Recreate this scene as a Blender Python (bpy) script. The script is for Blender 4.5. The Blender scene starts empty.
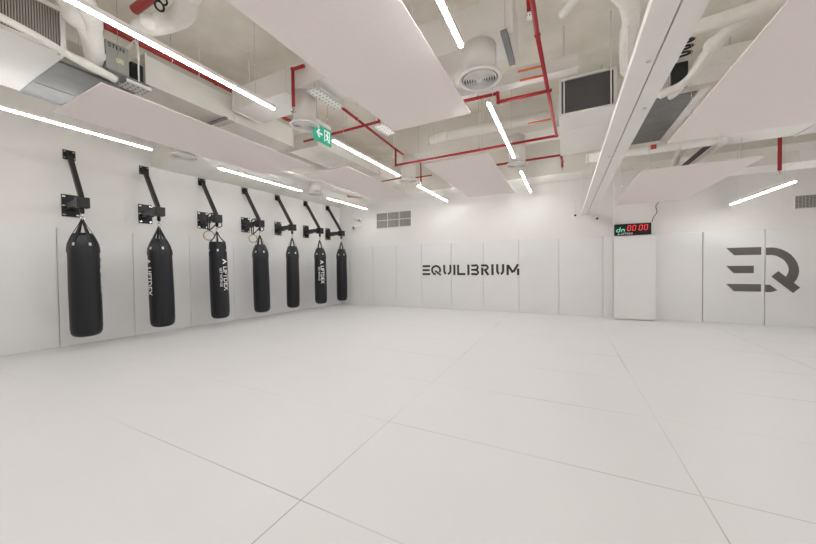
import bpy, bmesh, math, random
from mathutils import Vector, Matrix
random.seed(7)
PI = math.pi
S = bpy.context.scene
C = bpy.context.collection

# ------------------------------------------------------------------ materials
def mat(name, col, rough=0.6, metal=0.0, noise=0.0, nscale=6.0, bump=0.0, bscale=40.0, emit=None, estr=0.0, spec=0.5, coat=0.0):
    m = bpy.data.materials.new(name); m.use_nodes = True
    nt = m.node_tree; b = nt.nodes['Principled BSDF']
    b.inputs['Base Color'].default_value = (*col, 1)
    b.inputs['Roughness'].default_value = rough
    b.inputs['Metallic'].default_value = metal
    b.inputs['Specular IOR Level'].default_value = spec
    b.inputs['Coat Weight'].default_value = coat
    tc = nt.nodes.new('ShaderNodeTexCoord')
    if noise:
        n = nt.nodes.new('ShaderNodeTexNoise'); n.inputs['Scale'].default_value = nscale; n.inputs['Detail'].default_value = 5
        nt.links.new(tc.outputs['Object'], n.inputs['Vector'])
        r = nt.nodes.new('ShaderNodeMapRange')
        r.inputs['From Min'].default_value = .3; r.inputs['From Max'].default_value = .7
        r.inputs['To Min'].default_value = 1 - noise; r.inputs['To Max'].default_value = 1 + noise
        nt.links.new(n.outputs['Fac'], r.inputs['Value'])
        v = nt.nodes.new('ShaderNodeVectorMath'); v.operation = 'SCALE'; v.inputs[0].default_value = col
        nt.links.new(r.outputs['Result'], v.inputs['Scale']); nt.links.new(v.outputs['Vector'], b.inputs['Base Color'])
    if bump:
        n = nt.nodes.new('ShaderNodeTexNoise'); n.inputs['Scale'].default_value = bscale; n.inputs['Detail'].default_value = 3
        nt.links.new(tc.outputs['Object'], n.inputs['Vector'])
        bp = nt.nodes.new('ShaderNodeBump'); bp.inputs['Strength'].default_value = bump; bp.inputs['Distance'].default_value = .01
        nt.links.new(n.outputs['Fac'], bp.inputs['Height']); nt.links.new(bp.outputs['Normal'], b.inputs['Normal'])
    if emit:
        b.inputs['Emission Color'].default_value = (*emit, 1); b.inputs['Emission Strength'].default_value = estr
    return m

WALL = mat('wall_paint', (.79, .772, .752), .75, noise=.015, nscale=1.5)
PAD = mat('pad_vinyl', (.775, .772, .765), .5, noise=.012, nscale=2, bump=.05, bscale=3)
SLAB = mat('slab_concrete', (.80, .77, .695), .9, noise=.10, nscale=2.2, bump=.3, bscale=30)
SOFF = mat('soffit_paint', (.80, .785, .735), .8, noise=.03, nscale=3)
CLOUD = mat('acoustic_felt', (.83, .755, .74), .95, noise=.012, nscale=20)
DUCT = mat('painted_duct', (.79, .78, .735), .55, noise=.04, nscale=4)
DUCTW = mat('white_metal', (.82, .80, .775), .45, noise=.02, nscale=4)
GALV = mat('galvanised_sheet', (.23, .23, .228), .5, .35, noise=.14, nscale=5)
COIL = mat('coil_fins', (.42, .39, .35), .6, .2)
COILD = mat('coil_fins_dark', (.16, .155, .155), .7)
INSUL = mat('pipe_wrap', (.80, .78, .735), .7, noise=.05, nscale=9, bump=.5, bscale=14)
RED = mat('red_pipe', (.40, .012, .020), .4)
REDB = mat('red_main_pipe', (.45, .05, .045), .45)
ORANGE = mat('orange_tape', (.70, .16, .05), .5)
BLACK = mat('black_steel', (.009, .008, .009), .4, spec=.4)
BSTEEL = mat('black_box_section', (.020, .017, .018), .4)
LEATHER = mat('bag_vinyl', (.0085, .0085, .012), .38, bump=.18, bscale=45, spec=.4)
STRAP = mat('bag_strap', (.012, .012, .014), .55, bump=.2, bscale=200)
CHROME = mat('chrome', (.75, .75, .75), .18, 1.0)
PLATE = mat('nickel_plate', (.62, .62, .62), .35, .5)
GRILLE = mat('grille_paint', (.50, .485, .465), .5, noise=.1, nscale=30)
WOOD = mat('ring_wood', (.50, .36, .22), .45, noise=.15, nscale=20)
PRINT = mat('white_print', (.82, .82, .82), .5)
INK = mat('dark_print', (.035, .032, .034), .6)
INKQ = mat('grey_print', (.135, .12, .118), .6)
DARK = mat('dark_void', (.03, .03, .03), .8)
DIFF = mat('light_diffuser', (.9, .9, .9), .5, emit=(.99, .99, .985), estr=28.5)
TIMER = mat('timer_face', (.012, .013, .014), .5, spec=.3)
SEGR = mat('red_segment', (.3, .01, .01), .4, emit=(1, .06, .07), estr=.55)
SEGG = mat('green_segment', (.05, .4, .2), .4, emit=(.22, .85, .5), estr=.45)
GREEN = mat('exit_green', (.03, .42, .28), .4, emit=(.03, .45, .29), estr=.12)
EXITW = mat('exit_white', (.85, .9, .88), .4, emit=(.8, .95, .88), estr=.15)
BOXG = mat('grey_control_box', (.36, .37, .34), .5)
TRAYM = mat('white_tray', (.80, .80, .77), .5)
LABEL = mat('paper_label', (.62, .60, .45), .7)

def floor_material():
    m = bpy.data.materials.new('floor_mats'); m.use_nodes = True
    nt = m.node_tree; N = nt.nodes; K = nt.links; b = N['Principled BSDF']
    b.inputs['Roughness'].default_value = .42
    b.inputs['Specular IOR Level'].default_value = .35
    g = N.new('ShaderNodeNewGeometry'); sp = N.new('ShaderNodeSeparateXYZ'); K.new(g.outputs['Position'], sp.inputs[0])
    def M(op, a, bb=None, c=None):
        n = N.new('ShaderNodeMath'); n.operation = op
        for i, v in enumerate((a, bb, c)):
            if v is None: continue
            if isinstance(v, (int, float)): n.inputs[i].default_value = v
            else: K.new(v, n.inputs[i])
        return n.outputs[0]
    def line(c, off, per, w):
        t = M('DIVIDE', M('SUBTRACT', c, off), per)
        f = M('ABSOLUTE', M('SUBTRACT', t, M('ROUND', t)))
        return M('LESS_THAN', M('MULTIPLY', f, per), w)
    ns = N.new('ShaderNodeTexNoise'); ns.inputs['Scale'].default_value = .55; ns.inputs['Detail'].default_value = 2
    K.new(g.outputs['Position'], ns.inputs['Vector'])
    amp = N.new('ShaderNodeMapRange'); K.new(ns.outputs['Fac'], amp.inputs['Value'])
    amp.inputs['From Min'].default_value = .42; amp.inputs['From Max'].default_value = .62
    amp.inputs['To Min'].default_value = .12; amp.inputs['To Max'].default_value = .62
    lx = M('MULTIPLY', line(sp.outputs[0], -1.347, 2.035, .0042), M('ADD', M('MULTIPLY', M('GREATER_THAN', sp.outputs[0], -2.2), .9), .1))
    l = M('MAXIMUM', lx, line(sp.outputs[1], .30, 1.0, .0042))
    fx = N.new('ShaderNodeMapRange'); K.new(sp.outputs[0], fx.inputs['Value'])
    fx.inputs['From Min'].default_value = -4.5; fx.inputs['From Max'].default_value = -1.2; fx.inputs['To Min'].default_value = .25; fx.inputs['To Max'].default_value = 1
    l = M('MULTIPLY', M('MULTIPLY', l, amp.outputs[0]), fx.outputs[0])
    n2 = N.new('ShaderNodeTexNoise'); n2.inputs['Scale'].default_value = 1.3; n2.inputs['Detail'].default_value = 4
    K.new(g.outputs['Position'], n2.inputs['Vector'])
    r2 = N.new('ShaderNodeMapRange'); K.new(n2.outputs['Fac'], r2.inputs['Value'])
    r2.inputs['To Min'].default_value = .975; r2.inputs['To Max'].default_value = 1.02
    v = N.new('ShaderNodeVectorMath'); v.operation = 'SCALE'; v.inputs[0].default_value = (.735, .73, .735)
    K.new(r2.outputs[0], v.inputs['Scale'])
    mx = N.new('ShaderNodeMix'); mx.data_type = 'RGBA'
    K.new(l, mx.inputs['Factor']); K.new(v.outputs['Vector'], mx.inputs['A']); mx.inputs['B'].default_value = (.26, .24, .22, 1)
    K.new(mx.outputs['Result'], b.inputs['Base Color'])
    return m
FLOOR = floor_material()

# ------------------------------------------------------------------ builders
OFF = {}
class MB:
    def __init__(s): s.bm = bmesh.new()
    def box(s, x0, x1, y0, y1, z0, z1, bev=0):
        t = bmesh.new(); bmesh.ops.create_cube(t, size=1)
        for v in t.verts:
            v.co = Vector(((x0+x1)/2 + v.co.x*(x1-x0), (y0+y1)/2 + v.co.y*(y1-y0), (z0+z1)/2 + v.co.z*(z1-z0)))
        if bev: bmesh.ops.bevel(t, geom=t.edges[:], offset=bev, segments=2, affect='EDGES', profile=.6)
        s.add(t); return s
    def add(s, t, M=None):
        if M is not None: t.transform(M)
        me = bpy.data.meshes.new('tmp'); t.to_mesh(me); t.free(); s.bm.from_mesh(me); bpy.data.meshes.remove(me)
    def tube(s, pts, r, n=12, smooth=0, lump=0):
        P = [Vector(p) for p in pts]
        R = list(r) if isinstance(r, (list, tuple)) else [r]*len(P)
        if smooth:
            Q = []; RR = []
            for i in range(len(P)-1):
                a, b, c, d = P[max(i-1, 0)], P[i], P[i+1], P[min(i+2, len(P)-1)]
                for k in range(smooth):
                    t = k/smooth
                    Q.append(.5*((2*b)+(c-a)*t+(2*a-5*b+4*c-d)*t*t+(3*b-a-3*c+d)*t**3))
                    RR.append(R[i]*(1-t)+R[i+1]*t)
            Q.append(P[-1]); RR.append(R[-1]); P, R = Q, RR
        up = None; rings = []
        for i, p in enumerate(P):
            t = (P[min(i+1, len(P)-1)] - P[max(i-1, 0)]).normalized()
            if up is None: up = t.orthogonal().normalized()
            up = (up - t*up.dot(t)).normalized(); w = t.cross(up)
            rr = R[i]*(1+lump*random.uniform(-1, 1))
            rings.append([s.bm.verts.new(p + (up*math.cos(2*PI*k/n) + w*math.sin(2*PI*k/n))*rr) for k in range(n)])
        for a, b in zip(rings, rings[1:]):
            for k in range(n): s.bm.faces.new((a[k], a[(k+1) % n], b[(k+1) % n], b[k])).smooth = True
        s.bm.faces.new(rings[0][::-1]); s.bm.faces.new(rings[-1])
        return s
    def lathe(s, prof, c=(0, 0, 0), n=32, f=None, ring=False):
        rings = []; c = Vector(c)
        for r, z in prof:
            rings.append([s.bm.verts.new(c + Vector(((f(k/n, r, z) if f else r)*math.cos(2*PI*k/n), (f(k/n, r, z) if f else r)*math.sin(2*PI*k/n), z))) for k in range(n)])
        for a, b in zip(rings, rings[1:]):
            for k in range(n): s.bm.faces.new((a[k], a[(k+1) % n], b[(k+1) % n], b[k])).smooth = True
        if ring:
            for k in range(n): s.bm.faces.new((rings[-1][k], rings[-1][(k+1) % n], rings[0][(k+1) % n], rings[0][k]))
        else: s.bm.faces.new(rings[0][::-1]); s.bm.faces.new(rings[-1])
        return s
    def prism(s, poly, frame, t):           # poly 2D, frame(u, v, w) -> xyz
        a = [s.bm.verts.new(frame(u, v, 0)) for u, v in poly]; b = [s.bm.verts.new(frame(u, v, t)) for u, v in poly]
        n = len(poly)
        s.bm.faces.new(a[::-1]); s.bm.faces.new(b)
        for k in range(n): s.bm.faces.new((a[k], a[(k+1) % n], b[(k+1) % n], b[k]))
        return s
    def torus(s, c, R, r, ax=(0, 1, 0), n=28, m=8):
        q = Vector(ax).to_track_quat('Z', 'Y'); c = Vector(c); rings = []
        for i in range(n):
            a = 2*PI*i/n; rings.append([s.bm.verts.new(c + q @ Vector(((R+r*math.cos(2*PI*j/m))*math.cos(a), (R+r*math.cos(2*PI*j/m))*math.sin(a), r*math.sin(2*PI*j/m)))) for j in range(m)])
        for i in range(n):
            for j in range(m):
                s.bm.faces.new((rings[i][j], rings[(i+1) % n][j], rings[(i+1) % n][(j+1) % m], rings[i][(j+1) % m])).smooth = True
        return s
    def build(s, name, m, parent=None, local=False):
        bmesh.ops.recalc_face_normals(s.bm, faces=s.bm.faces)
        if parent is None:
            xs = [v.co for v in s.bm.verts]
            o0 = Vector(((min(v.x for v in xs)+max(v.x for v in xs))/2, (min(v.y for v in xs)+max(v.y for v in xs))/2, min(v.z for v in xs)))
        else:
            o0 = OFF.get(parent.name, Vector((0, 0, 0)))
        if not local or parent is None: s.bm.transform(Matrix.Translation(-o0))
        me = bpy.data.meshes.new(name); s.bm.to_mesh(me); s.bm.free(); me.materials.append(m)
        o = bpy.data.objects.new(name, me); C.objects.link(o)
        if parent is None: o.location = o0
        else: o.parent = parent
        OFF[o.name] = o0
        return o

def tag(o, label=None, cat=None, group=None, kind=None):
    if label: o['label'] = label
    if cat: o['category'] = cat
    if group: o['group'] = group
    if kind: o['kind'] = kind
    return o
def thing(name, label, cat, loc, group=None, rot=0):
    o = bpy.data.objects.new(name, None); C.objects.link(o); o.empty_display_size = .1
    o.location = loc; o.rotation_euler = (0, 0, rot); OFF[o.name] = Vector(loc) if not rot else Vector((0, 0, 0))
    return tag(o, label, cat, group)
def struct(name, mb, m): return tag(mb.build(name, m), kind='structure')
def clone(o, name=None):
    c = o.copy(); C.objects.link(c)
    for ch in list(o.children):
        d = ch.copy(); C.objects.link(d); d.parent = c
        for g in list(ch.children):
            e = g.copy(); C.objects.link(e); e.parent = d
    return c
def text_bm(s, size, cuts=0, spacing=1.0):
    cu = bpy.data.curves.new('t', 'FONT'); cu.body = s; cu.size = size; cu.align_x = 'CENTER'; cu.align_y = 'CENTER'
    cu.space_character = spacing; cu.offset = size*.015
    o = bpy.data.objects.new('t', cu); C.objects.link(o)
    dg = bpy.context.evaluated_depsgraph_get(); me = bpy.data.meshes.new_from_object(o.evaluated_get(dg))
    b = bmesh.new(); b.from_mesh(me); bpy.data.objects.remove(o); bpy.data.curves.remove(cu); bpy.data.meshes.remove(me)
    bmesh.ops.triangulate(b, faces=b.faces[:])
    if cuts: bmesh.ops.subdivide_edges(b, edges=b.edges[:], cuts=cuts, use_grid_fill=True)
    return b
def solid(b, t):
    r = bmesh.ops.extrude_face_region(b, geom=b.faces[:])
    for v in r['geom']:
        if isinstance(v, bmesh.types.BMVert): v.co.z += t
    return b

# ------------------------------------------------------------------ room shell
SL = 4.30                                      # slab height
WA = -math.atan2(.59, 7.26)                    # the wall with the bags is not quite square to the mats
def wl(y, off=0): return (-7.92 + (y-1.54)*.59/7.26 + off*math.cos(WA), y + off*math.sin(WA))
XC = wl(9.15)[0]
struct('floor', MB().box(-8.8, 6.1, -4.2, 9.4, -.1, 0), FLOOR)
struct('ceiling', MB().box(-8.8, 6.1, -4.2, 9.4, SL, SL+.15), SLAB)
def wallprism(y0, y1, o0, o1, z0, z1):
    a, b, c, d = wl(y0, o0), wl(y1, o0), wl(y1, o1), wl(y0, o1)
    return MB().prism([a, b, c, d], lambda u, v, w: (u, v, z0+w), z1-z0)
struct('wall_left', wallprism(-4.1, 9.3, -.2, 0, 0, SL), WALL)
struct('wall_back', MB().box(-7.6, 6.1, 9.15, 9.35, 0, SL), WALL)
struct('wall_right', MB().box(6.0, 6.2, -4.1, 9.2, 0, SL), WALL)
struct('wall_front', MB().box(-8.7, 6.1, -4.2, -4.0, 0, SL), WALL)
# column on the back wall
struct('trim_1', MB().box(1.06, 1.80, 8.88, 9.16, 0, SL), WALL)
# painted downstand beams round the slab
a, b = wl(3.55), wl(9.16)
struct('trim_2', MB().prism([a, b, (-5.45, 9.16), (-5.45, 3.55)], lambda u, v, w: (u, v, 3.47+w), SL-3.47), SOFF)
struct('trim_3', MB().box(-5.46, 6.0, 8.35, 9.16, 3.47, SL), SOFF)
struct('trim_4', MB().box(-3.4, 6.0, 6.15, 6.75, 3.72, SL), SOFF)

# ------------------------------------------------------------------ wall pads
G = 'padded mats along the wall with the punching bags'
ys = [-3.9, -2.86, -1.84, -.84, .16, 1.16, 2.17, 3.2, 4.22, 5.22, 6.22, 7.22, 8.2, 9.05]
lab = {6: 'off-white wall pad behind the nearest punching bag', 7: 'off-white wall pad behind the second punching bag',
       8: 'off-white wall pad behind the third punching bag with a wooden ring', 9: 'off-white wall pad behind the fourth punching bag',
       10: 'off-white wall pad behind the fifth punching bag', 11: 'off-white wall pad behind the sixth punching bag',
       12: 'off-white wall pad in the far corner behind the last punching bag', 5: 'off-white wall pad nearest the camera, left of every punching bag'}
for i in range(4, len(ys)-1):
    z1 = 2.13 - .010*i
    m = wallprism(ys[i]+(.005 if i == 6 else .002), ys[i+1]-(.005 if i == 5 else .002), .001, .045, .0, z1)
    bmesh.ops.bevel(m.bm, geom=m.bm.edges[:], offset=.008, segments=2, affect='EDGES')
    if i >= 5: tag(m.build('wall_pad', PAD), lab[i], 'wall pad', G)
    else: tag(m.build('wall_pad', PAD), 'off-white wall pad at the left edge of the room beside the camera', 'wall pad', G)
G = 'padded mats along the back wall'
xs = [-7.23, -6.86, -5.87, -4.97, -4.05, -3.07, -2.10, -1.13, -.14, .84, 1.05]
bl = ['narrow off-white wall pad strip in the left back corner', 'off-white wall pad just right of the last punching bag',
      'off-white wall pad under the left half of the air grille', 'off-white wall pad left of the dark lettering, under the right of the air grille',
      'off-white wall pad behind the letters E Q U', 'off-white wall pad behind the letters L I B', 'off-white wall pad behind the letters U M at the end of the word',
      'off-white wall pad right of the last letter of the word', 'off-white wall pad two places right of the dark word, before the column',
      'narrow off-white wall pad strip tight against the left of the column']
for i in range(len(xs)-1):
    tag(MB().box(xs[i]+.004, xs[i+1]-.004, 9.105, 9.149, 0, 2.0, .008).build('wall_pad', PAD), bl[i], 'wall pad', G)
xs = [1.81, 2.72, 3.70, 4.70, 5.98]
bl = ['off-white wall pad between the column and the large grey logo', 'off-white wall pad carrying the E of the large grey logo',
      'off-white wall pad carrying the Q of the large grey logo', 'off-white wall pad at the right end of the back wall']
for i in range(4):
    tag(MB().box(xs[i]+.006, xs[i+1]-.006, 9.105, 9.149, 0, 1.99, .008).build('wall_pad', PAD), bl[i], 'wall pad', G)
tag(MB().box(1.03, 1.83, 8.825, 8.879, .02, 1.955, .01).build('column_pad', PAD), 'off-white pad wrapping the column below the digital timer', 'wall pad')

# ------------------------------------------------------------------ wall writing
YW = 9.104
fr = lambda u, v, w: (u, YW-w, v)
def bar(m, u0, v0, u1, v1, t):                 # a stroke with square ends
    d = Vector((u1-u0, v1-v0)).normalized(); n = Vector((-d.y, d.x))*t/2
    m.prism([(u0+n.x, v0+n.y), (u1+n.x, v1+n.y), (u1-n.x, v1-n.y), (u0-n.x, v0-n.y)], fr, .003)
def arc(m, cx, cy, rx, ry, a0, a1, t, n=14):
    o = [(cx+rx*math.cos(a0+(a1-a0)*k/n), cy+ry*math.sin(a0+(a1-a0)*k/n)) for k in range(n+1)]
    i = [(cx+(rx-t)*math.cos(a0+(a1-a0)*k/n), cy+(ry-t)*math.sin(a0+(a1-a0)*k/n)) for k in range(n+1)]
    for k in range(n): m.prism([o[k], o[k+1], i[k+1], i[k]], fr, .003)
root = thing('wall_lettering', 'dark stencil word EQUILIBRIUM on the white back wall pads', 'lettering', (-2.57, YW, 1.035))
z0, z1, T = 1.035, 1.345, .062
h_ = z1-z0; zm = (z0+z1)/2
def letter(): return MB()
def done(m): m.build('letter', INK, root)
m = letter()
for v in (z0+T/2, zm, z1-T/2): bar(m, -4.02, v, -3.76 - (.02 if v == zm else 0), v, T)
done(m)
m = letter(); arc(m, -3.565, zm, .165, h_/2, math.radians(-35), math.radians(235), T, 20); bar(m, -3.60, zm-.02, -3.41, z0, T*.9)
bar(m, -3.66, z0+T*.6, -3.57, z0+T/2, T); done(m)
def U(x0, x1):
    m = letter(); w = (x1-x0)/2
    bar(m, x0+T/2, z1, x0+T/2, z0+.14, T); arc(m, x0+w, z0+.14, w, .14, PI, PI*1.38, T, 8)
    bar(m, x1-T/2, z1, x1-T/2, z0+.14, T); arc(m, x0+w, z0+.14, w, .14, PI*1.56, 2*PI, T, 8); done(m)
U(-3.33, -3.07)
def I(x):
    m = letter(); bar(m, x, z0, x, z1, T*1.05); done(m)
I(-2.975)
m = letter(); bar(m, -2.86, z0, -2.86, z1, T); bar(m, -2.83, z0+T/2, -2.64, z0+T/2, T); done(m)
I(-2.545)
m = letter()
q = h_/4
bar(m, -2.46, z1-T/2, -2.33, z1-T/2, T); bar(m, -2.46, zm, -2.33, zm, T); bar(m, -2.46, z0+T/2, -2.33, z0+T/2, T)
arc(m, -2.34, zm+q-.005, .10, q+.018, -PI/2, PI/2, T*.9, 10); arc(m, -2.34, zm-q+.005, .11, q+.018, -PI/2, PI/2, T*.9, 10)
done(m)
m = letter()
bar(m, -2.17+T/2, z0, -2.17+T/2, z1-.09, T); bar(m, -2.17, z1-T/2, -2.03, z1-T/2, T); arc(m, -2.05, z1-.09, .10, .09, -PI/2, PI/2, T*.9, 10)
bar(m, -2.10, z1-.16, -2.03, z1-.16, T*.8); bar(m, -2.05, z1-.18, -1.96, z0, T); done(m)
I(-1.845)
U(-1.745, -1.52)
m = letter(); bar(m, -1.46+T/2, z0, -1.46+T/2, z1-.02, T); bar(m, -1.42, z1-.03, -1.29, z0+.07, T); bar(m, -1.28, z0+.085, -1.15, z1-.01, T)
bar(m, -1.12-T/2, z0, -1.12-T/2, z1-.13, T); done(m)

root = thing('wall_logo', 'large grey E and Q emblem on the pads at the right of the back wall', 'logo', (3.65, YW, .68))
m = MB()
for p in ([(3.10, 1.62), (3.64, 1.62), (3.64, 1.46), (3.23, 1.46)], [(3.10, 1.235), (3.53, 1.235), (3.53, 1.08), (3.22, 1.08)], [(3.10, .85), (3.64, .85), (3.64, .695), (3.23, .695)]):
    m.prism(p, fr, .004)
m.build('letter_e', INKQ, root)
m = MB()
o = [(3.71, 1.605), (3.80, 1.605), (3.87, 1.59), (3.94, 1.56), (4.01, 1.51), (4.07, 1.45), (4.12, 1.37), (4.16, 1.28), (4.18, 1.18), (4.185, 1.10), (4.17, 1.02), (4.15, .95), (4.11, .885)]
i = [(3.71, 1.45), (3.79, 1.45), (3.84, 1.44), (3.88, 1.42), (3.92, 1.39), (3.955, 1.36), (3.985, 1.32), (4.01, 1.27), (4.03, 1.22), (4.04, 1.16), (4.035, 1.10), (4.02, 1.05), (4.0, 1.01)]
for k in range(len(o)-1): m.prism([o[k], o[k+1], i[k+1], i[k]], fr, .004)
m.prism([(3.79, 1.01), (3.89, 1.12), (4.20, .79), (4.10, .68)], lambda u, v, w: fr(u, v, w+.0045), .004)
m.prism([(3.70, .84), (3.77, .84), (3.88, .73), (3.79, .69), (3.70, .69)], fr, .004)
m.build('letter_q', INKQ, root)

# ------------------------------------------------------------------ digital timer
root = thing('interval_timer', 'black digital interval timer with red and green digits above the column pad', 'timer', (1.40, 8.85, 1.975))
MB().box(1.045, 1.75, 8.82, 8.879, 1.975, 2.235, .012).build('case', TIMER, root)
YT = 8.817
def seg7(m, x, z, w, h, segs, t, sl=.12):
    f = lambda u, v: (x + u*w + v*h*sl, YT, z + v*h)
    P = {'a': (0, 1, 1, 1), 'b': (1, 1, 1, .5), 'c': (1, .5, 1, 0), 'd': (0, 0, 1, 0), 'e': (0, 0, 0, .5), 'f': (0, .5, 0, 1), 'g': (0, .5, 1, .5)}
    for s_ in segs:
        a0, b0, a1, b1 = P[s_]; p0 = Vector(f(a0, b0)); p1 = Vector(f(a1, b1)); d = (p1-p0).normalized(); n = Vector((-d.z, 0, d.x))*t/2
        p0 = p0 + d*t*.35; p1 = p1 - d*t*.35
        vs = [p0+n, p1+n, p1-n, p0-n]
        A = [m.bm.verts.new(v) for v in vs]; B = [m.bm.verts.new(v+Vector((0, .004, 0))) for v in vs]
        m.bm.faces.new(A); m.bm.faces.new(B[::-1])
        for k in range(4): m.bm.faces.new((A[k], A[(k+1) % 4], B[(k+1) % 4], B[k]))
for x in (1.300, 1.396, 1.520, 1.616):
    m = MB(); seg7(m, x, 2.075, .055, .115, 'abcdef', .013); m.build('digit', SEGR, root)
m = MB(); seg7(m, 1.09, 2.055, .06, .11, 'bcdeg', .015); m.build('digit', SEGG, root)
m = MB(); seg7(m, 1.185, 2.055, .052, .11, 'ceg', .015); m.build('digit', SEGG, root)
m = MB(); m.add(text_bm('LIFTDEX', .062), Matrix.Translation((1.29, YT, 2.005)) @ Matrix.Rotation(PI/2, 4, 'X'))
t = bmesh.new(); vs = [t.verts.new(v) for v in ((1.105, YT, 1.99), (1.155, YT, 1.99), (1.13, YT, 2.022))]; t.faces.new(vs); m.add(t)
m.build('printed_name', PRINT, root)
tag(MB().tube([(1.77, 8.876, 2.24), (1.80, 8.87, 2.36), (1.86, 8.87, 2.46), (1.84, 8.86, 2.60), (1.90, 8.86, 2.72), (1.90, 8.86, 2.95), (1.87, 8.87, 3.46)], .006, 6, smooth=6).build('power_cable', BLACK),
    'thin dark cable rising from the right end of the digital timer', 'cable')

# ------------------------------------------------------------------ bag brackets (local: x out of the wall, y along it)
def make_bracket():
    r = thing('bag_bracket', 'x', 'wall bracket', (0, 0, 0), 'black steel punching bag brackets')
    m = MB().box(.0, .012, -.115, .115, 2.275, 2.665, .002)
    pl = m.build('wall_plate', BLACK, r, True)
    for y in (-.085, .085):
        for z in (2.31, 2.47, 2.63):
            MB().box(.012, .018, y-.02, y+.02, z-.014, z+.014, .002).build('bolt', CHROME if y > 0 or z < 2.5 else PRINT, pl, True)
    m = MB().box(.0, .012, -.08, .08, 3.28, 3.45, .002); up = m.build('upper_plate', BLACK, r, True)
    for y in (-.055, .055):
        for z in (3.31, 3.42): MB().box(.012, .018, y-.014, y+.014, z-.01, z+.01, .002).build('bolt', CHROME, up, True)
    MB().box(.012, .60, -.055, .055, 2.41, 2.52, .006).box(.012, .24, -.07, .07, 2.395, 2.41).build('arm', BSTEEL, r, True)
    MB().box(.545, .71, -.08, .08, 2.365, 2.54, .008).build('end_box', BLACK, r, True)
    a = Vector((.03, 0, 3.36)); b = Vector((.60, 0, 2.55)); d = (b-a).normalized(); n = Vector((-d.z, 0, d.x))*.032
    m = MB(); vs = [a+n, b+n, b-n, a-n]
    A = [m.bm.verts.new(v+Vector((0, .032, 0))) for v in vs]; B = [m.bm.verts.new(v-Vector((0, .032, 0))) for v in vs]
    m.bm.faces.new(A[::-1]); m.bm.faces.new(B)
    for k in range(4): m.bm.faces.new((A[k], A[(k+1) % 4], B[(k+1) % 4], B[k]))
    m.build('diagonal_strut', BSTEEL, r, True)
    MB().box(.01, .07, -.035, .035, 3.325, 3.40, .004).build('strut_hinge', BLACK, r, True)
    MB().lathe([(.012, 2.27), (.03, 2.28), (.03, 2.34), (.022, 2.365)], (.62, 0, 0), 16).build('swivel', BLACK, r, True)
    MB().torus((.62, 0, 2.245), .028, .006).torus((.62, 0, 2.20), .026, .006, (1, 0, 0)).build('chain_link', CHROME, r, True)
    return r
BR = make_bracket()

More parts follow.
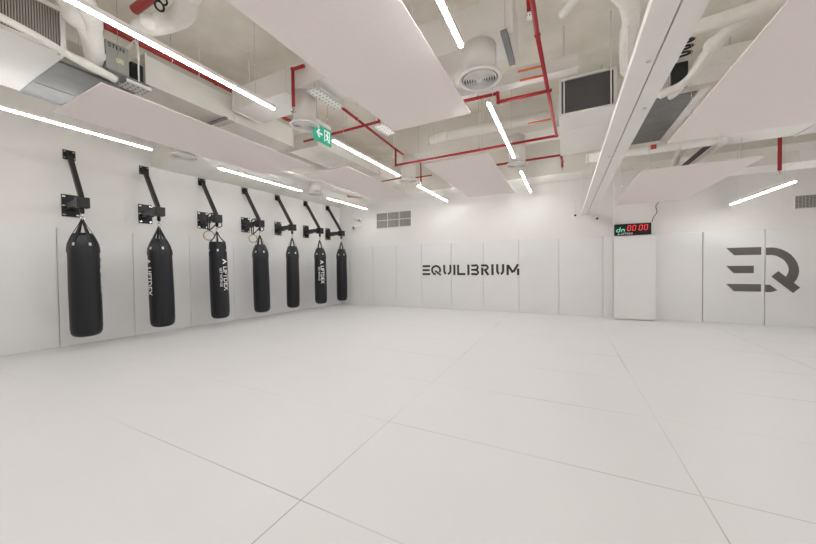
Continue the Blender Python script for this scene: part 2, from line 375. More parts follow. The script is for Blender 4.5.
def make_bag(R=.195, taper=1.0, logo=None, big=True, phase=0):
    r = thing('punching_bag', 'x', 'punching bag', (0, 0, 0), 'black hanging punching bags')
    T_ = taper
    prof = [(.02, .195), (R*.62, .199), (R*.84, .218), (R*.965, .262), (R*1.015, .34), (R*1.02, .55), (R*1.02, .9), (R*1.0, 1.3), (R*.975, 1.55), (R*.955, 1.66),
            (R*(.94-.05*T_), 1.74), (R*(.92-.16*T_), 1.81), (R*(.91-.27*T_), 1.87), (R*(.89-.38*T_), 1.92), (R*(.78-.38*T_), 1.93), (R*.3, 1.89), (.01, 1.885)]
    def f(u, rr, z):
        w = min(1, max(0, (z-1.52)/.35))
        return rr*(1 + w*.05*math.cos(12*PI*u - 6*phase) + w*.012*math.sin(34*PI*u) + .006*math.sin(2*PI*u*3+z*7)) if rr > .05 else rr
    body = MB().lathe(prof, (0, 0, 0), 96, f).build('body', LEATHER, r, True)
    MB().lathe([(R*.95, .262), (R*.985, .266), (R*.99, .27), (R*.96, .275)], (0, 0, 0), 48, ring=True).build('bottom_seam', STRAP, body, True)
    for k in range(6):
        a = phase + k*PI/3
        ca, sa = math.cos(a), math.sin(a); tx, ty = -sa, ca
        m = MB()
        def br_(z):
            for (r0, a0), (r1, a1) in zip(prof[5:14], prof[6:14]):
                if a0 <= z <= a1: return f(a/(2*PI), r0+(r1-r0)*(z-a0)/(a1-a0), z)
        path = [(br_(z)+.002, z) for z in (1.60, 1.66, 1.74, 1.81, 1.87, 1.919)] + [(.052, 2.05), (.014, 2.14), (.004, 2.165)]
        pts = []
        for j, (q, z) in enumerate(path):
            w = .021 if j < 6 else .016
            pts.append([m.bm.verts.new((q*ca+s_*w*tx + e*ca, q*sa+s_*w*ty+e*sa, z)) for s_, e in ((-1, 0), (1, 0), (1, .007), (-1, .007))])
        for A, B in zip(pts, pts[1:]):
            for j in range(4): m.bm.faces.new((A[j], A[(j+1) % 4], B[(j+1) % 4], B[j]))
        m.bm.faces.new(pts[0][::-1]); m.bm.faces.new(pts[-1])
        st = m.build('strap', STRAP, r, True)
        q = br_(1.735)+.010
        m = MB(); t = bmesh.new(); bmesh.ops.create_cube(t, size=1)
        m.add(t, Matrix.Translation((q*ca, q*sa, 1.735)) @ Matrix.Rotation(a, 4, 'Z') @ Matrix.Rotation(-.25*T_, 4, 'Y') @ Matrix.Diagonal((.008, .032, .048, 1)))
        m.build('rivet_plate', PLATE, st, True)
    MB().torus((0, 0, 2.155), .022, .005, (0, 1, 0)).build('hook', CHROME, r, True)
    if logo is not None:
        def wrap(b, h0, zc):     # text reads downwards; letter tops point to the right of the viewer
            for v in b.verts:
                ang = logo + (v.co.y + h0)/R; z = zc - v.co.x
                v.co = Vector(((R*1.032+.0035)*math.cos(ang), (R*1.032+.0035)*math.sin(ang), z))
            return b
        if big:
            m = MB(); m.add(wrap(text_bm('LIFTDEX', .145, 3, 1.0), 0, 1.10))
            t = bmesh.new(); 
            for P in ([(-.44, -.05), (-.405, -.05), (-.38, .0), (-.38, .055)], [(-.38, .055), (-.38, .0), (-.355, -.05), (-.32, -.05)]):
                t.faces.new([t.verts.new((x, y, 0)) for x, y in P])
            bmesh.ops.subdivide_edges(t, edges=t.edges[:], cuts=2)
            m.add(wrap(t, 0, 1.10)); m.build('logo_print', PRINT, body, True)
        m = MB(); m.add(wrap(text_bm('GET WITH US', .068, 3), -.095, 1.13)); m.build('slogan_print', PRINT, body, True)
    return r

spots = [(-7.24, 2.31), (-7.15, 3.38), (-7.06, 4.48), (-6.97, 5.53), (-6.89, 6.52), (-6.81, 7.55), (-6.73, 8.50)]
def facing(p): return math.atan2(-p[1], -p[0])    # direction from the bag to where people stand
bagl = ['largest and nearest black punching bag, hanging at the far left', 'black punching bag with white print on its left edge, second from the left',
        'black punching bag with large white print on its right, beside a wooden ring', 'plain black punching bag below the bracket with the smaller wooden ring',
        'plain black punching bag, the fifth counted from the left', 'slim black punching bag with white print down its middle, sixth in the row',
        'smallest and farthest black punching bag, next to the room corner']
brl = ['black steel wall bracket holding the nearest and largest punching bag', 'black steel wall bracket above the second punching bag from the left',
       'black steel wall bracket with the larger wooden ring looped over its arm', 'black steel wall bracket with the second, smaller looking wooden ring on its arm',
       'black steel wall bracket above the fifth punching bag from the left', 'black steel wall bracket above the sixth punching bag with printed middle',
       'farthest black steel wall bracket, next to the room corner']
spec = [dict(R=.197, taper=.9, logo=1.72, phase=.42), dict(R=.198, taper=1, logo=-1.05, phase=.25), dict(R=.185, taper=.15, logo=.72, phase=0), dict(R=.19, taper=1, phase=.45),
        dict(R=.172, taper=.8, phase=.5), dict(R=.180, taper=1, logo=.30, phase=.5), dict(R=.172, taper=.9, phase=.5)]
tilts = [.008, .013, .018, .012, .0, .006, .0]
for i, p in enumerate(spots):
    d = Vector((math.cos(WA), math.sin(WA)))
    br = BR if i == 0 else clone(BR)
    br['label'] = brl[i]; br.location = (p[0]-.62*d.x+.008, p[1]-.62*d.y, 0); br.rotation_euler = (0, 0, WA)
    s_ = dict(spec[i])
    if s_.get('logo') is not None: s_['logo'] += facing(p) - WA
    s_['phase'] += facing(p) - WA
    bg = make_bag(**s_); bg['label'] = bagl[i]; zt = (.0 if i else .02); fx = facing(p); ap = Vector((p[0], p[1], 2.155))
    bg.matrix_basis = Matrix.Translation(ap + Vector((0, 0, zt))) @ Matrix.Rotation(tilts[i], 4, Vector((math.cos(fx), math.sin(fx), 0))) @ Matrix.Translation((0, 0, -2.155)) @ Matrix.Rotation(WA, 4, 'Z')
    if i in (2, 3):
        sc = 1 if i == 2 else .92
        rg = thing('gymnastic_ring', ['wooden gymnastic ring on a black strap beside the third punching bag', 'wooden gymnastic ring on a black strap left of the fourth punching bag'][i-2],
                   'gymnastic ring', (p[0]-.62*d.x, p[1]-.62*d.y, 0), 'wooden rings hung on the bag brackets', WA)
        fx = .52
        MB().torus((fx+.02, -.13, 2.07), .105*sc, .014, (.9, -.35, 0)).build('hoop', WOOD, rg, True)
        MB().tube([(fx-.04, -.12, 2.17), (fx-.12, -.085, 2.42), (fx-.1, -.07, 2.56), (fx-.06, .0, 2.59), (fx-.02, .03, 2.55), (fx, .1, 2.42), (fx+.02, -.13, 2.175)], .014, 8, smooth=4).build('strap', STRAP, rg, True)
        MB().tube([(fx+.02, -.06, 2.56), (fx-.02, -.085, 2.40), (fx+.03, -.13, 2.175)], .012, 8, smooth=4).torus((fx+.13, .03, 2.32), .06*sc, .011, (.8, -.5, .1)).build('strap', STRAP, rg, True)

# ------------------------------------------------------------------ linear lights and round diffusers
def make_light(x, y0, y1, z, label, grp, top=SL):
    r = thing('linear_light', label, 'ceiling light', (x, (y0+y1)/2, z), grp)
    MB().box(x-.022, x+.022, y0, y1, z+.011, z+.05, .003).build('housing', DUCTW, r)
    MB().box(x-.017, x+.017, y0+.004, y1-.004, z-.004, z+.0105, .003).build('diffuser', DIFF, r)
    for y in (y0+.25, y1-.25): MB().tube([(x, y, z+.06), (x, y, top)], .0022, 6).build('suspension_wire', CHROME, r)
LA = ['lit linear light at the left edge above the nearest punching bags', 'lit linear light above the third to fifth punching bags', 'short-looking lit linear light above the last punching bags by the corner']
LB_ = ['long bright linear light running across the insulated pipes at upper left', 'lit linear light starting at the green exit sign', 'lit linear light beyond the round diffuser, pointing at the back wall word']
LC = ['lit linear light at the top centre of the picture beside the big ceiling panel', 'lit linear light between the two right-hand round diffusers', 'shortest-looking lit linear light nearest the back wall, left of the white rail']
for X, L_ in ((-5.80, LA), (-3.08, LB_), (-.79, LC)):
    for k, (a, b) in enumerate(((.66, 2.68), (3.74, 5.82), (6.76, 8.80))):
        if X == -5.80: b = min(b, 8.66)
        make_light(X, a, b, 3.2, L_[k], 'linear ceiling lights in three rows', 3.47 if (X < -5.4 and k > 0) or (k == 2 and 0) else SL)
    make_light(X, -2.5, -.45, 3.2, 'linear ceiling light behind the camera, outside the photograph', 'linear ceiling lights behind the camera')
make_light(3.05, 6.74, 8.74, 2.49, 'low lit linear light in front of the large grey emblem', 'linear ceiling lights at the right', 3.47)
for y in (3.6, .6, -2.4): make_light(3.10 if y > 0 else 3.0, y, y+2.04, 2.49, 'low linear ceiling light at the right, outside the photograph', 'low linear lights outside the picture')
def make_diffuser(x, y, label, top=3.5, r=.19):
    t = thing('round_diffuser', label, 'air diffuser', (x, y, 3.17), 'round ceiling air diffusers')
    z = 3.18
    MB().lathe([(r*.86, z+.02), (r*.99, z+.012), (r*1.06, z+.02), (r*1.06, z+.03), (r*.99, z+.04), (r*.86, z+.05)], (x, y, 0), 48, ring=True).build('outer_ring', DUCTW, t)
    MB().lathe([(r*.80, z+.045), (r*.80, top)], (x, y, 0), 48).build('neck', DUCTW, t)
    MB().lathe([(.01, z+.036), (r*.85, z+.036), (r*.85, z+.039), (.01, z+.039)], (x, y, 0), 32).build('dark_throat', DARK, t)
    for q in (.76, .64, .52, .40, .28, .17):
        MB().lathe([(r*q-.002, z+.006), (r*q+.005, z+.002), (r*(q+.05), z+.026), (r*(q+.03), z+.032)], (x, y, 0), 40, ring=True).build('louvre_ring', DUCTW, t)
    MB().lathe([(.005, z+.004), (r*.13, z+.006), (r*.16, z+.03), (.005, z+.034)], (x, y, 0), 24).build('centre_cone', DUCTW, t)
make_diffuser(-.765, 3.22, 'largest round air diffuser, under the box duct at top centre', 3.52, .205)
make_diffuser(-.80, 6.28, 'small round air diffuser at the end of the centre light row', 3.74)
make_diffuser(-3.09, 3.18, 'round air diffuser just left of the green exit sign', 3.62, .18)
make_diffuser(-3.07, 6.25, 'round air diffuser where two lights of the middle-left row meet', 3.74)
make_diffuser(-5.70, 3.10, 'round air diffuser above the second and third punching bags', SL)
make_diffuser(-5.72, 6.22, 'faint round air diffuser above the fifth punching bag', 3.48)

# ------------------------------------------------------------------ exit sign
root = thing('exit_sign', 'green hanging exit sign with a left arrow and a running figure', 'exit sign', (-2.99, 3.41, 3.03))
MB().box(-3.005, -2.975, 3.24, 3.58, 3.035, 3.25, .004).build('panel', GREEN, root)
MB().box(-3.02, -2.96, 3.26, 3.56, 3.255, 3.31, .006).build('top_housing', DUCTW, root)
for y in (3.3, 3.52): MB().tube([(-2.99, y, 3.3), (-2.99, y, 3.62)], .004, 6).build('hanger', CHROME, root)
ef = lambda u, v, w: (-2.974+w, 3.24+u, 3.035+v)
m = MB()
m.prism([(.03, .108), (.085, .17), (.105, .15), (.078, .12), (.15, .12), (.15, .092), (.078, .092), (.105, .062), (.085, .045)], ef, .002)
m.build('arrow', EXITW, root)
m = MB()
m.prism([(.185, .03), (.185, .19), (.20, .19), (.20, .03)], ef, .002); m.prism([(.20, .175), (.20, .19), (.30, .19), (.30, .175)], ef, .002); m.prism([(.285, .03), (.285, .175), (.30, .175), (.30, .03)], ef, .002)
m.prism([(.262, .145), (.272, .158), (.262, .171), (.248, .171), (.240, .158), (.248, .145)], ef, .002)
m.prism([(.225, .14), (.255, .138), (.262, .095), (.24, .09)], ef, .002)
m.prism([(.225, .14), (.212, .115), (.218, .108), (.238, .125)], ef, .002); m.prism([(.25, .135), (.278, .115), (.272, .107), (.25, .118)], ef, .002)
m.prism([(.24, .095), (.262, .095), (.25, .068), (.218, .045), (.208, .055), (.232, .075)], ef, .002); m.prism([(.25, .095), (.264, .092), (.276, .06), (.268, .03), (.256, .034), (.262, .06)], ef, .002)
m.build('running_figure', EXITW, root)

# ------------------------------------------------------------------ ceiling panels
def cloud(x0, x1, y0, y1, z, label):
    r = thing('ceiling_panel', label, 'ceiling panel', ((x0+x1)/2, (y0+y1)/2, z), 'flat suspended acoustic ceiling panels')
    MB().box(x0, x1, y0, y1, z, z+.012, .002).build('panel', CLOUD, r)
    for x in (x0+.15, x1-.15):
        for y in (y0+.2, y1-.2): MB().tube([(x, y, z+.04), (x, y, min(SL, 3.47 if y > 8.35 else SL))], .002, 6).build('suspension_wire', CHROME, r)
cloud(-2.17, -1.06, .72, 3.98, 3.25, 'huge pinkish white ceiling panel across the top centre of the picture')
cloud(-5.42, -4.16, 1.50, 4.44, 3.2, 'pinkish white ceiling panel above the nearest punching bags at left')
cloud(-4.72, -3.64, 4.80, 7.66, 3.2, 'pinkish white ceiling panel between the exit sign and the last punching bags')
cloud(-2.36, -1.15, 5.40, 8.62, 3.2, 'pinkish white ceiling panel hanging above the dark wall word')
cloud(1.03, 2.30, .9, 4.47, 2.65, 'large pinkish white ceiling panel at the top right of the picture')
cloud(1.00, 2.28, 5.62, 8.62, 2.65, 'pinkish white ceiling panel hanging above the digital timer')

# ------------------------------------------------------------------ white rail
root = thing('ceiling_rail', 'long white double ceiling rail running to the back wall beside the column', 'ceiling rail', (.5, 4.5, 2.55))
MB().box(.372, .494, -2.0, 9.10, 2.55, 2.60, .003).build('rail_half', DUCTW, root)
MB().box(.502, .618, -2.0, 9.10, 2.55, 2.60, .003).build('rail_half', DUCTW, root)
MB().box(.44, .55, -2.0, 9.10, 2.60, 2.64).build('top_strip', DUCTW, root)
for y in (-1, 1.2, 3.4, 5.6, 7.8): MB().tube([(.505, y, 2.68), (.505, y, 3.72 if 6.15 < y < 6.75 else SL)], .007, 8).build('hanger_rod', DUCTW, root)
for y in (2.4, 3.1, 4.3, 5.1): MB().lathe([(.002, 2.545), (.012, 2.546), (.012, 2.55)], (.46 if y != 3.1 else .57, y, 0), 12).build('screw', CHROME, root)

# ------------------------------------------------------------------ fan coil units
def rods(root, pts, z0):
    for x, y in pts: MB().tube([(x, y, z0), (x, y, SL)], .008, 8).build('hanger_rod', DUCTW, root)
root = thing('fan_coil_unit', 'white fan coil unit with a ribbed side grille at the upper left corner', 'fan coil unit', (-4.95, .9, 3.4), 'fan coil units above the room')
MB().box(-5.62, -4.36, -.6, 1.30, 3.4, 3.84, .004).build('casing', DUCTW, root)
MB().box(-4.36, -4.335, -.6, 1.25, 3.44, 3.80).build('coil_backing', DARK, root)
m = MB()
for k in range(100): m.box(-4.335, -4.318, -.45+k*.0171, -.4405+k*.0171, 3.45, 3.80)
m.build('coil_fins', COIL, root)
MB().box(-4.36, -4.31, 1.265, 1.30, 3.4, 3.84).box(-4.36, -4.31, -.6, 1.265, 3.80, 3.84).box(-4.36, -4.31, -.6, 1.25, 3.4, 3.44).build('front_frame', DUCTW, root)
MB().box(-5.64, -4.50, 1.30, 1.70, 3.395, 3.42).box(-5.2, -5.197, 1.31, 1.70, 3.392, 3.395).build('drain_tray', GALV, root)
MB().box(-5.6, -4.8, 1.31, 1.64, 3.42, 3.82).build('side_casing', DUCT, root)
MB().box(-5.66, -5.50, 1.66, 1.74, 3.36, 3.44, .004).build('bracket', GALV, root)
rods(root, [(-4.45, .2), (-5.5, .2)], 3.87)

root = thing('fan_coil_unit', 'white fan coil unit with a dark front grille left of the white rail', 'fan coil unit', (.24, 5.3, 3.2), 'fan coil units above the room')
MB().box(-.06, .56, 4.56, 6.12, 3.2, 3.66, .004).build('casing', DUCTW, root)
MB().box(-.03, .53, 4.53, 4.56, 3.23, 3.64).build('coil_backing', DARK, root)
m = MB()
for k in range(54): m.box(-.025+k*.0101, -.0185+k*.0101, 4.512, 4.53, 3.235, 3.635)
m.build('coil_fins', COILD, root)
MB().box(-.06, -.03, 4.50, 4.56, 3.2, 3.67).box(.53, .56, 4.50, 4.56, 3.2, 3.67).box(-.03, .53, 4.50, 4.56, 3.64, 3.67).box(-.03, .53, 4.50, 4.56, 3.2, 3.23).build('front_frame', DUCTW, root)
MB().box(.03, .41, 4.98, 4.985, 3.196, 3.2).box(.03, .035, 4.98, 5.5, 3.196, 3.2).box(.405, .41, 4.98, 5.5, 3.196, 3.2).build('access_panel_seam', DUCT, root)
rods(root, [(.0, 4.47), (.50, 4.47), (.0, 6.12), (.56, 6.12)], 3.2)
MB().box(-.06, .56, 4.44, 4.50, 3.18, 3.2).build('support_rail', DUCTW, root)

root = thing('fan_coil_unit', 'grey bottomed fan coil unit with black flexible collar right of the white rail', 'fan coil unit', (1.0, 5.3, 3.2), 'fan coil units above the room')
MB().box(.70, 1.32, 4.55, 6.12, 3.21, 3.60, .004).build('casing', DUCT, root)
MB().box(.70, 1.31, 4.56, 6.10, 3.2, 3.21).build('bottom_tray', GALV, root)
MB().box(1.32, 1.40, 4.50, 6.14, 3.19, 3.215, .003).build('side_flange', DUCTW, root)
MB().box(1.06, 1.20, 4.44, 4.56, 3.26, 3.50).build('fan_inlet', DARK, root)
m = MB()
for k in range(5): m.torus((1.13, 4.40-.035*k, 3.56+.045*k), .085, .011, (.1, .6, -.8), 24, 8)
m.build('flexible_collar', BLACK, root)
rods(root, [(1.06, 4.5), (.75, 4.5)], 3.21)
tag(MB().box(1.18, 1.75, 4.03, 4.42, 3.20, 3.36, .03).build('plenum_box', DUCT), 'beige duct box behind the slanting insulated pipe at upper right', 'duct')

# ------------------------------------------------------------------ ducts
def duct(x0, x1, y0, y1, z0, z1, label, m=DUCT, hang=(), flange=True, nm='rectangular_duct', ax=0):
    r = thing(nm, label, 'duct', ((x0+x1)/2, (y0+y1)/2, z0), 'painted rectangular air ducts')
    MB().box(x0, x1, y0, y1, z0, z1, .004).build('casing', m, r)
    if flange:
        n = max(1, int(((x1-x0) if ax == 0 else (y1-y0))/.9)); e = .012
        for k in range(n+1):
            t = k/n
            if ax == 0:
                x = x0+(x1-x0)*t; MB().box(x-.01, x+.01, y0-e, y1+e, z0-e, z1+e).build('flange', m, r)
            else:
                y = y0+(y1-y0)*t; MB().box(x0-e, x1+e, y-.01, y+.01, z0-e, z1+e).build('flange', m, r)
    for x, y in hang: MB().tube([(x, y, z1), (x, y, SL)], .006, 8).build('hanger_rod', DUCTW, r)
    return r
r = duct(-1.55, -.43, 3.14, 3.52, 3.51, 3.90, 'white box duct holding the largest round diffuser at top centre', DUCTW, [(-1.5, 3.2)], False)
rods(r, [(-.50, 3.10), (-.50, 3.55)], 3.50)
MB().box(-.53, -.47, 3.06, 3.60, 3.475, 3.505).build('support_rail', GALV, r)
# wide duct that turns the corner
r = thing('rectangular_duct', 'wide flat white duct turning a corner behind the red pipe at top centre', 'duct', (-.9, 4.2, 3.54), 'painted rectangular air ducts')
MB().box(-2.0, .14, 4.07, 4.20, 3.54, 3.68, .004).box(-2.0, .15, 4.05, 4.07, 3.67, 3.69).box(-2.0, .15, 4.05, 4.07, 3.53, 3.55).build('casing', DUCTW, r)
rods(r, [(-.55, 4.0), (-1.6, 4.0)], 3.64)
r = duct(-5.10, -4.42, 2.0, 4.25, 3.52, 3.86, 'long beige duct running behind the ceiling panel at left', DUCT, [(-4.40, 2.6), (-4.40, 3.9)], True, ax=1)
MB().box(-5.08, -4.70, 1.72, 2.0, 3.56, 3.84, .03).build('flexible_connector', DUCT, r)
MB().box(-5.15, -4.36, 2.93, 2.97, 3.485, 3.51).build('support_rail', GALV, r)
duct(-4.30, -2.20, 3.02, 3.50, 3.62, 3.92, 'white cross duct above the green exit sign', DUCTW, [(-3.9, 2.98), (-2.6, 2.98)], True)
duct(-4.9, -4.15, 4.60, 7.9, 3.62, 3.9, 'beige duct above the ceiling panel by the last punching bags', DUCT, [], True, ax=1)
duct(1.7, 4.8, 5.55, 6.05, 2.98, 3.22, 'white duct crossing behind the large ceiling panel at right', DUCTW, [(1.9, 5.5), (3.0, 5.5)], True)
duct(2.5, 5.2, 7.4, 8.0, 2.92, 3.10, 'low white duct above the low linear light at right', DUCTW, [(2.7, 7.4), (3.6, 7.4)], True)
# spiral ducts
def spiral(p0, p1, rr, label):
    p0 = Vector(p0); p1 = Vector(p1); d = (p1-p0); L_ = d.length; d.normalize()
    t = thing('spiral_duct', label, 'duct', p0, 'round spiral air ducts')
    MB().tube([p0, p1], rr, 24).build('pipe', DUCT, t)
    n = int(L_/.35)
    for k in range(n+1): MB().torus(p0+d*(L_*k/n), rr+.003, .009, d, 24, 6).build('seam_ring', DUCT, t)
    MB().lathe([(.002, -.004), (rr*.25, -.004), (rr*.25, .002)], (0, 0, 0), 12).bm.free()
spiral((-2.35, 5.75, 3.78), (-.12, 5.75, 3.78), .085, 'round spiral duct with a capped end above the long red pipe')
spiral((.3, 5.40, 2.88), (1.75, 5.40, 2.88), .06, 'round duct right of the white rail with a small red tag')
tag(MB().box(1.05, 1.11, 5.32, 5.335, 2.86, 2.92).build('red_tag', REDB), 'small dark red tag on the round duct right of the white rail', 'tag')
for k, (a, b, l) in enumerate((((1.62, 6.60, 2.95), (1.52, 5.50, 3.12), 'left of two slanting pipes behind the panel above the timer'), ((1.86, 6.70, 2.95), (1.86, 5.52, 2.90), 'right of two slanting pipes behind the panel above the timer'))):
    tag(MB().tube([a, b], .045, 16).build('insulated_pipe', INSUL), 'pale insulated pipe, '+l, 'pipe', 'slanting pipes at the right')
tag(MB().box(1.70, 1.75, 5.5, 6.9, 2.86, 2.90).build('cable_rail', BLACK), 'dark narrow rail beside the slanting pipes at right', 'rail')

# ------------------------------------------------------------------ red sprinkler pipes
def pipe(pts, label, r=.021, m=RED, head=None, cat='pipe', name='sprinkler_pipe', extra=()):
    t = thing(name, label, cat, pts[0], 'red fire sprinkler pipes')
    MB().tube(pts, r, 12).build('pipe', m, t) if len(pts) == 2 else None
    if len(pts) > 2:
        mm = MB()
        for a, b in zip(pts, pts[1:]): mm.tube([a, b], r, 12)
        for q in pts[1:-1]:
            tt = bmesh.new(); bmesh.ops.create_uvsphere(tt, u_segments=12, v_segments=8, radius=r*1.35); mm.add(tt, Matrix.Translation(q))
        mm.build('pipe', m, t)
    for q in extra: MB().torus(q, r+.006, .006, (0, 1, 0), 16, 6).tube([(q[0], q[1], q[2]+r), (q[0], q[1], SL)], .003, 6).build('pipe_clamp', CHROME, t)
    if head:
        x, y, z = head
        MB().lathe([(.018, z), (.018, z-.03), (.01, z-.035)], (x, y, 0), 12).lathe([(.004, z-.035), (.004, z-.06)], (x, y, 0), 8).lathe([(.03, z-.062), (.03, z-.066)], (x, y, 0), 16).build('sprinkler_head', CHROME, t)
    return t
pipe([(-.26, .6, 3.45), (-.22, 3.2, 3.45), (-.115, 5.82, 3.45), (-3.12, 5.76, 3.41), (-3.12, 5.76, 3.74)], 'long red sprinkler pipe from the top centre turning left above the back wall', extra=[(-.235, 2.6, 3.45), (-1.4, 5.79, 3.435), (-2.6, 5.77, 3.415)])
pipe([(-3.02, 3.9, 3.74), (-3.12, 5.76, 3.74), (-3.12, 6.2, 3.74)], 'red sprinkler pipe slanting out from under the huge ceiling panel', extra=[(-3.04, 4.3, 3.74)])
pipe([(-4.40, 4.50, 3.70), (-2.72, 4.47, 3.70), (-2.72, 4.47, 3.85)], 'red sprinkler pipe crossing right of the exit sign', extra=[(-2.8, 4.47, 3.70)])
pipe([(-2.4, 4.04, 3.48), (-.75, 4.10, 3.48), (-.75, 4.16, 3.40), (-.13, 4.18, 3.40)], 'stepped red sprinkler pipe below the largest round diffuser', extra=[(-1.0, 4.09, 3.48)])
pipe([(-2.86, 2.95, 3.80), (-3.06, 2.96, 3.82), (-3.07, 2.97, 3.36)], 'red sprinkler drop above the round diffuser by the exit sign', head=(-3.07, 2.97, 3.36))
pipe([(-.30, 2.9, SL), (-.275, 3.10, 3.62)], 'thick short red sprinkler drop at the top centre', r=.026, head=(-.275, 3.10, 3.62))
pipe([(3.05, 7.12, SL), (3.05, 7.12, 2.76)], 'red sprinkler drop hanging by the low light at right', r=.024, head=(3.05, 7.12, 2.76))
pipe([(-1.29, 6.85, 3.44), (-.06, 6.85, 3.44), (-.04, 7.3, 3.44), (-.04, 7.3, 3.33)], 'thin red sprinkler pipe passing over the small round diffuser', head=(-.04, 7.3, 3.33))
pipe([(-5.40, 7.85, 3.40), (-5.75, 7.62, 3.40), (-5.75, 7.62, 3.48)], 'small brownish red pipe end above the last punching bags', r=.012)
pipe([(-3.35, 6.95, 3.46), (-2.80, 6.95, 3.46)], 'short red cross pipe in front of the middle-left light row', r=.014)
pipe([(-2.98, 6.72, 3.73), (-2.98, 6.72, 3.28)], 'short red sprinkler drop beside the round diffuser above the back wall', r=.015, head=(-2.98, 6.72, 3.28))
pipe([(-4.13, 6.75, 3.43), (-3.45, 6.70, 3.43)], 'short dark red pipe left of the round diffuser between two lights', r=.015)
pipe([(-4.48, 1.49, 3.98), (-4.45, 2.87, 3.98), (-4.42, 7.9, 3.98)], 'thick red main pipe running behind the long linear light at left', r=.03, m=REDB, name='fire_main_pipe', extra=[(-4.47, 2.3, 3.98)])
pipe([(-3.75, 1.62, 3.86), (-2.4, 1.62, 3.86)], 'thick red main pipe at the top left above the light', r=.042, m=REDB, name='fire_main_pipe')
for k, (a, b, l) in enumerate((((-.47, 3.82, 3.52), (-.19, 3.84, 3.52), 'upper short orange red branch beside the box duct'), ((-.47, 3.98, 3.50), (-.19, 4.0, 3.50), 'lower short orange branch beside the box duct'), ((-.50, 5.28, 3.52), (-.18, 5.28, 3.52), 'far short orange red branch above the centre light'))):
    tag(MB().tube([a, b], .012, 10).build('branch_pipe', ORANGE), l, 'pipe', 'short orange branch pipes')

# ------------------------------------------------------------------ insulated pipes
def ins(pts, r, label, lump=.03, joints=()):
    t = thing('insulated_pipe', label, 'pipe', pts[0], 'white wrapped refrigerant and water pipes')
    MB().tube(pts, r, 16, smooth=5, lump=lump).build('pipe', INSUL, t)
    for p, rr in joints:
        q = bmesh.new(); bmesh.ops.create_icosphere(q, subdivisions=3, radius=rr)
        for f in q.faces: f.smooth = True
        mm = MB(); mm.add(q, Matrix.Translation(p) @ Matrix.Diagonal((1, 1, .85, 1))); mm.build('fitting_wrap', INSUL, t)
    return t
ins([(-4.0, .55, 3.38), (-4.08, 1.0, 3.36), (-4.16, 1.25, 3.35), (-4.20, 1.40, 3.35), (-4.29, 1.66, 3.36)], [.028, .03, .032, .042, .04], 'slim white insulated pipe running under the upper left grille')
ins([(-4.05, 1.05, 3.95), (-4.02, 1.30, 3.72), (-4.12, 1.42, 3.60), (-4.30, 1.50, 3.52), (-4.45, 1.55, 3.50)], [.09, .10, .09, .075, .06], 'fat white wrapped pipe bend beside the upper left grille', joints=[((-4.02, 1.30, 3.66), .11)])
ins([(-3.66, 1.08, 3.95), (-3.90, 1.34, 3.68), (-4.05, 1.40, 3.62), (-4.30, 1.49, 3.52), (-4.48, 1.58, 3.50)], [.08, .08, .075, .07, .05], 'fat white wrapped pipe descending beside the grey control box', joints=[((-4.28, 1.50, 3.53), .085)])
ins([(-2.55, 1.35, 3.9), (-2.90, 1.62, 3.72), (-3.10, 1.70, 3.64), (-3.40, 1.66, 3.63), (-3.70, 1.62, 3.66)], [.085, .085, .09, .085, .07], 'fat white wrapped pipe right of the long light at upper left', joints=[((-3.42, 1.58, 3.60), .07), ((-2.92, 1.64, 3.72), .11)])
ins([(-2.35, 1.20, 3.95), (-2.75, 1.48, 3.80), (-3.05, 1.52, 3.82), (-3.3, 1.45, 3.95)], [.08, .09, .08, .07], 'short white wrapped pipe at the top edge above the red main pipe', joints=[((-2.9, 1.50, 3.80), .10)])
tag(MB().torus((-3.16, 1.545, 3.62), .035, .009, (.3, -.6, -.6)).torus((-3.08, 1.535, 3.63), .03, .008, (.3, -.6, -.6)).build('valve_handle', BLACK), 'small black valve handle on the wrapped pipe at upper left', 'valve handle')
ins([(.86, 3.19, 3.12), (1.10, 3.17, 3.12), (1.31, 3.14, 3.12), (2.1, 3.08, 3.12)], .05, 'horizontal white wrapped pipe at the top right beside the rail', .015)
ins([(1.36, 3.12, 3.12), (1.18, 3.28, 3.12), (1.11, 3.50, 3.12), (1.11, 3.80, 3.12), (1.07, 4.12, 3.12), (.92, 4.27, 3.12)], [.04, .04, .05, .036, .036, .042], 'slanting white wrapped pipe with a taped joint at upper right', .02, joints=[((1.11, 3.50, 3.12), .068)])
ins([(1.08, 4.06, 3.12), (1.06, 4.26, 3.11), (1.02, 4.34, 3.10)], [.03, .03, .026], 'short lower branch of the slanting wrapped pipe at upper right', .02)
ins([(.12, 2.75, 3.52), (.30, 2.92, 3.52), (.44, 3.1, 3.50), (.52, 3.35, 3.48), (.54, 3.6, 3.45), (.56, 3.85, 3.42), (.62, 4.2, 3.42)], [.05, .07, .08, .065, .07, .06, .06], 'thick white wrapped pipe disappearing behind the white rail at the top', .05, joints=[((.42, 3.05, 3.50), .095)])
ins([(-.02, 3.12, 3.50), (.06, 3.02, 3.50), (.25, 2.7, 3.52)], [.03, .032, .032], 'short white pipe stub at the top edge left of the white rail', .01)

# ------------------------------------------------------------------ control box, cable tray
root = thing('control_box', 'grey electrical control box with dark lettering beside the wrapped pipes', 'control box', (-4.35, 1.9, 3.42))
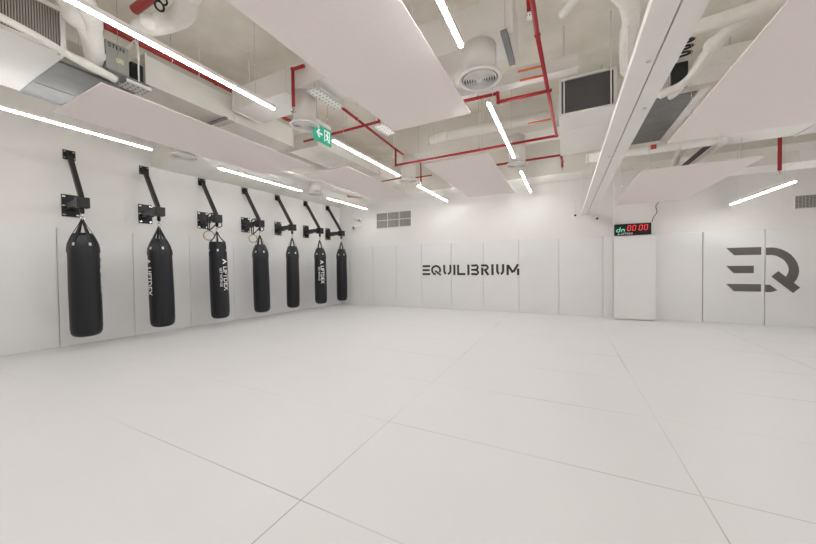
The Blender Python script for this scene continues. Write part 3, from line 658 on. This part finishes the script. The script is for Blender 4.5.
# front face looks back into the room
MB().box(-4.50, -4.32, 1.60, 1.80, 3.46, 3.76, .006).build('case', BOXG, root)
MB().box(-4.317, -4.312, 1.68, 1.75, 3.56, 3.61).build('paper_label', LABEL, root)
m = MB(); m.add(text_bm('STEN', .062), Matrix.Translation((-4.316, 1.69, 3.715)) @ Matrix.Rotation(PI/2, 4, 'Z') @ Matrix.Rotation(PI/2, 4, 'X')); m.build('printed_name', INK, root)
MB().box(-4.60, -4.31, 1.81, 1.93, 3.43, 3.65, .02).build('motor_cover', BLACK, root)
MB().box(-4.66, -4.27, 1.60, 1.96, 3.42, 3.44).build('base_plate', GALV, root)
rods(root, [(-4.26, 1.86)], 3.43)
for k in range(3): MB().tube([(-4.40+.03*k, 1.80, 3.76), (-4.30+.03*k, 1.83, 3.86), (-4.24, 1.85, 3.78-.06*k), (-4.25, 1.86, 3.64)], .008, 8, smooth=4).build('cable', DUCTW, root)
def tray(x0, x1, y0, y1, z, label, n):
    r = thing('perforated_tray', label, 'cable tray', ((x0+x1)/2, (y0+y1)/2, z), 'perforated metal cable trays')
    MB().box(x0, x1, y0, y1, z, z+.006).box(x0, x0+.004, y0, y1, z, z+.04).box(x1-.004, x1, y0, y1, z, z+.04).build('tray', TRAYM, r)
    m = MB()
    for i in range(n):
        for j in range(3):
            x = x0+(x1-x0)*(j+.5)/3; y = y0+(y1-y0)*(i+.5)/n; m.box(x-.009, x+.009, y-.006, y+.006, z-.0015, z)
    m.build('slots', DARK, r)
    for y in (y0+.05, y1-.05): MB().tube([((x0+x1)/2, y, z), ((x0+x1)/2, y, z+.1)], .004, 6).build('hanger_rod', DUCTW, r)
tray(-2.86, -2.68, 2.98, 3.50, 3.50, 'white perforated cable tray above the green exit sign', 9)
tray(-4.42, -4.24, 1.74, 1.97, 3.36, 'perforated metal tray below the grey control box', 5)
tray(-2.75, -2.55, 4.35, 4.75, 3.58, 'small white perforated tray under the edge of the huge ceiling panel', 6)

# ------------------------------------------------------------------ air grilles, emergency light, cameras
def grille(x0, x1, z0, z1, cols, rows_, label, nb=9):
    t = thing('air_grille', label, 'air grille', ((x0+x1)/2, 9.13, z0), 'grey wall air grilles')
    MB().box(x0, x1, 9.14, 9.149, z0, z1).build('backing', mat('grille_backing', (.22, .205, .19), .8), t)
    f = MB(); w = .02
    for k in range(cols+1): x = x0+(x1-x0)*k/cols; f.box(x-w/2, x+w/2, 9.118, 9.149, z0-w/2, z1+w/2)
    for k in range(rows_+1): z = z0+(z1-z0)*k/rows_; f.box(x0, x1, 9.1175, 9.149, z-w/2, z+w/2)
    f.build('frame', DUCTW, t)
    for i in range(cols):
        for j in range(rows_):
            m = MB(); xa = x0+(x1-x0)*i/cols+.012; xb = x0+(x1-x0)*(i+1)/cols-.012; za = z0+(z1-z0)*j/rows_+.012; zb = z0+(z1-z0)*(j+1)/rows_-.012
            for k in range(nb): z = za+(zb-za)*(k+.5)/nb; m.box(xa, xb, 9.124, 9.14, z-.004, z+.004)
            for k in range(1, 8): x = xa+(xb-xa)*k/8; m.box(x-.002, x+.002, 9.122, 9.14, za, zb)
            m.build('louvre_panel', GRILLE, t)
grille(-5.72, -4.41, 2.61, 3.12, 3, 2, 'grey wall grille of six panels at the left of the back wall')
grille(4.12, 4.95, 2.36, 2.63, 2, 1, 'grey wall grille cut by the right edge of the picture')
root = thing('emergency_light', 'white twin head emergency light high in the left back corner', 'emergency light', (-6.5, 9.12, 2.75))
MB().box(-6.62, -6.32, 9.08, 9.149, 2.72, 2.90, .012).build('case', DUCTW, root)
for x, z in ((-6.60, 2.72), (-6.36, 2.96)):
    hd = MB().tube([(x, 9.09, z), (x+.01, 8.99, z-.02)], [.045, .07], 16).build('lamp_head', DUCTW, root)
    MB().tube([(x+.01, 8.989, z-.02), (x+.01, 8.985, z-.02)], .055, 16).build('lens', CHROME, hd)
MB().box(-6.66, -6.60, 9.05, 9.1, 2.64, 2.69).build('test_switch', BLACK, root)
tag(MB().tube([(-6.66, 9.12, 3.40), (-6.60, 9.10, 3.22), (-6.66, 9.08, 3.12), (-6.58, 9.08, 3.05), (-6.60, 9.1, 2.98)], .012, 8, smooth=4).build('cable', DUCTW), 'short curled pale cable above the emergency light', 'cable')
def camera_unit(x, y, z, label, rod):
    t = thing('security_camera', label, 'security camera', (x, y, z), 'small security cameras by the rail end')
    b = MB(); q = bmesh.new(); bmesh.ops.create_uvsphere(q, u_segments=20, v_segments=12, radius=.05)
    for f in q.faces: f.smooth = True
    b.add(q, Matrix.Translation((x, y, z))); b.build('housing', DUCTW, t)
    MB().tube([(x-.005, y-.04, z-.02), (x-.008, y-.056, z-.028)], .026, 16).build('lens', BLACK, t)
    if rod: MB().tube([(x, y, z+.04), (x, y, 3.14), (x+.14, y, 3.16), (x+.14, y, 3.47)], .012, 10).build('mounting_rod', DUCTW, t)
    else: MB().tube([(x, y+.03, z+.02), (x, 9.15, z+.03)], .025, 12).build('wall_arm', DUCTW, t)
camera_unit(.24, 8.9, 2.55, 'small white security camera on a rod left of the rail end', True)
camera_unit(.72, 9.05, 2.45, 'small white security camera on the wall right of the rail end', False)

# ------------------------------------------------------------------ world, camera
w = bpy.data.worlds.new('World'); S.world = w; w.use_nodes = True
w.node_tree.nodes['Background'].inputs['Color'].default_value = (1, .97, .94, 1); w.node_tree.nodes['Background'].inputs['Strength'].default_value = .3
cam = bpy.data.cameras.new('Camera'); co = bpy.data.objects.new('Camera', cam); C.objects.link(co); S.camera = co
yaw, pitch, roll, f_px = 4.62237540e-01, -1.82881122e-02, -1.33978236e-02, 314.91
cam.sensor_width = 36; cam.lens = f_px*36/816; cam.clip_start = .05
F = Vector((-math.sin(yaw)*math.cos(pitch), math.cos(yaw)*math.cos(pitch), math.sin(pitch)))
R0 = Vector((math.cos(yaw), math.sin(yaw), 0)); U0 = R0.cross(F)
R1 = R0*math.cos(roll)+U0*math.sin(roll); U1 = -R0*math.sin(roll)+U0*math.cos(roll)
co.matrix_world = Matrix(((R1.x, U1.x, -F.x, 0), (R1.y, U1.y, -F.y, 0), (R1.z, U1.z, -F.z, 1.32), (0, 0, 0, 1)))
S.view_settings.view_transform = 'Standard'; S.view_settings.look = 'None'; S.view_settings.gamma = 1; S.view_settings.use_curve_mapping = False
S.view_settings.exposure = 1.10
S.cycles.max_bounces = 14; S.cycles.diffuse_bounces = 10; S.cycles.use_denoising = True
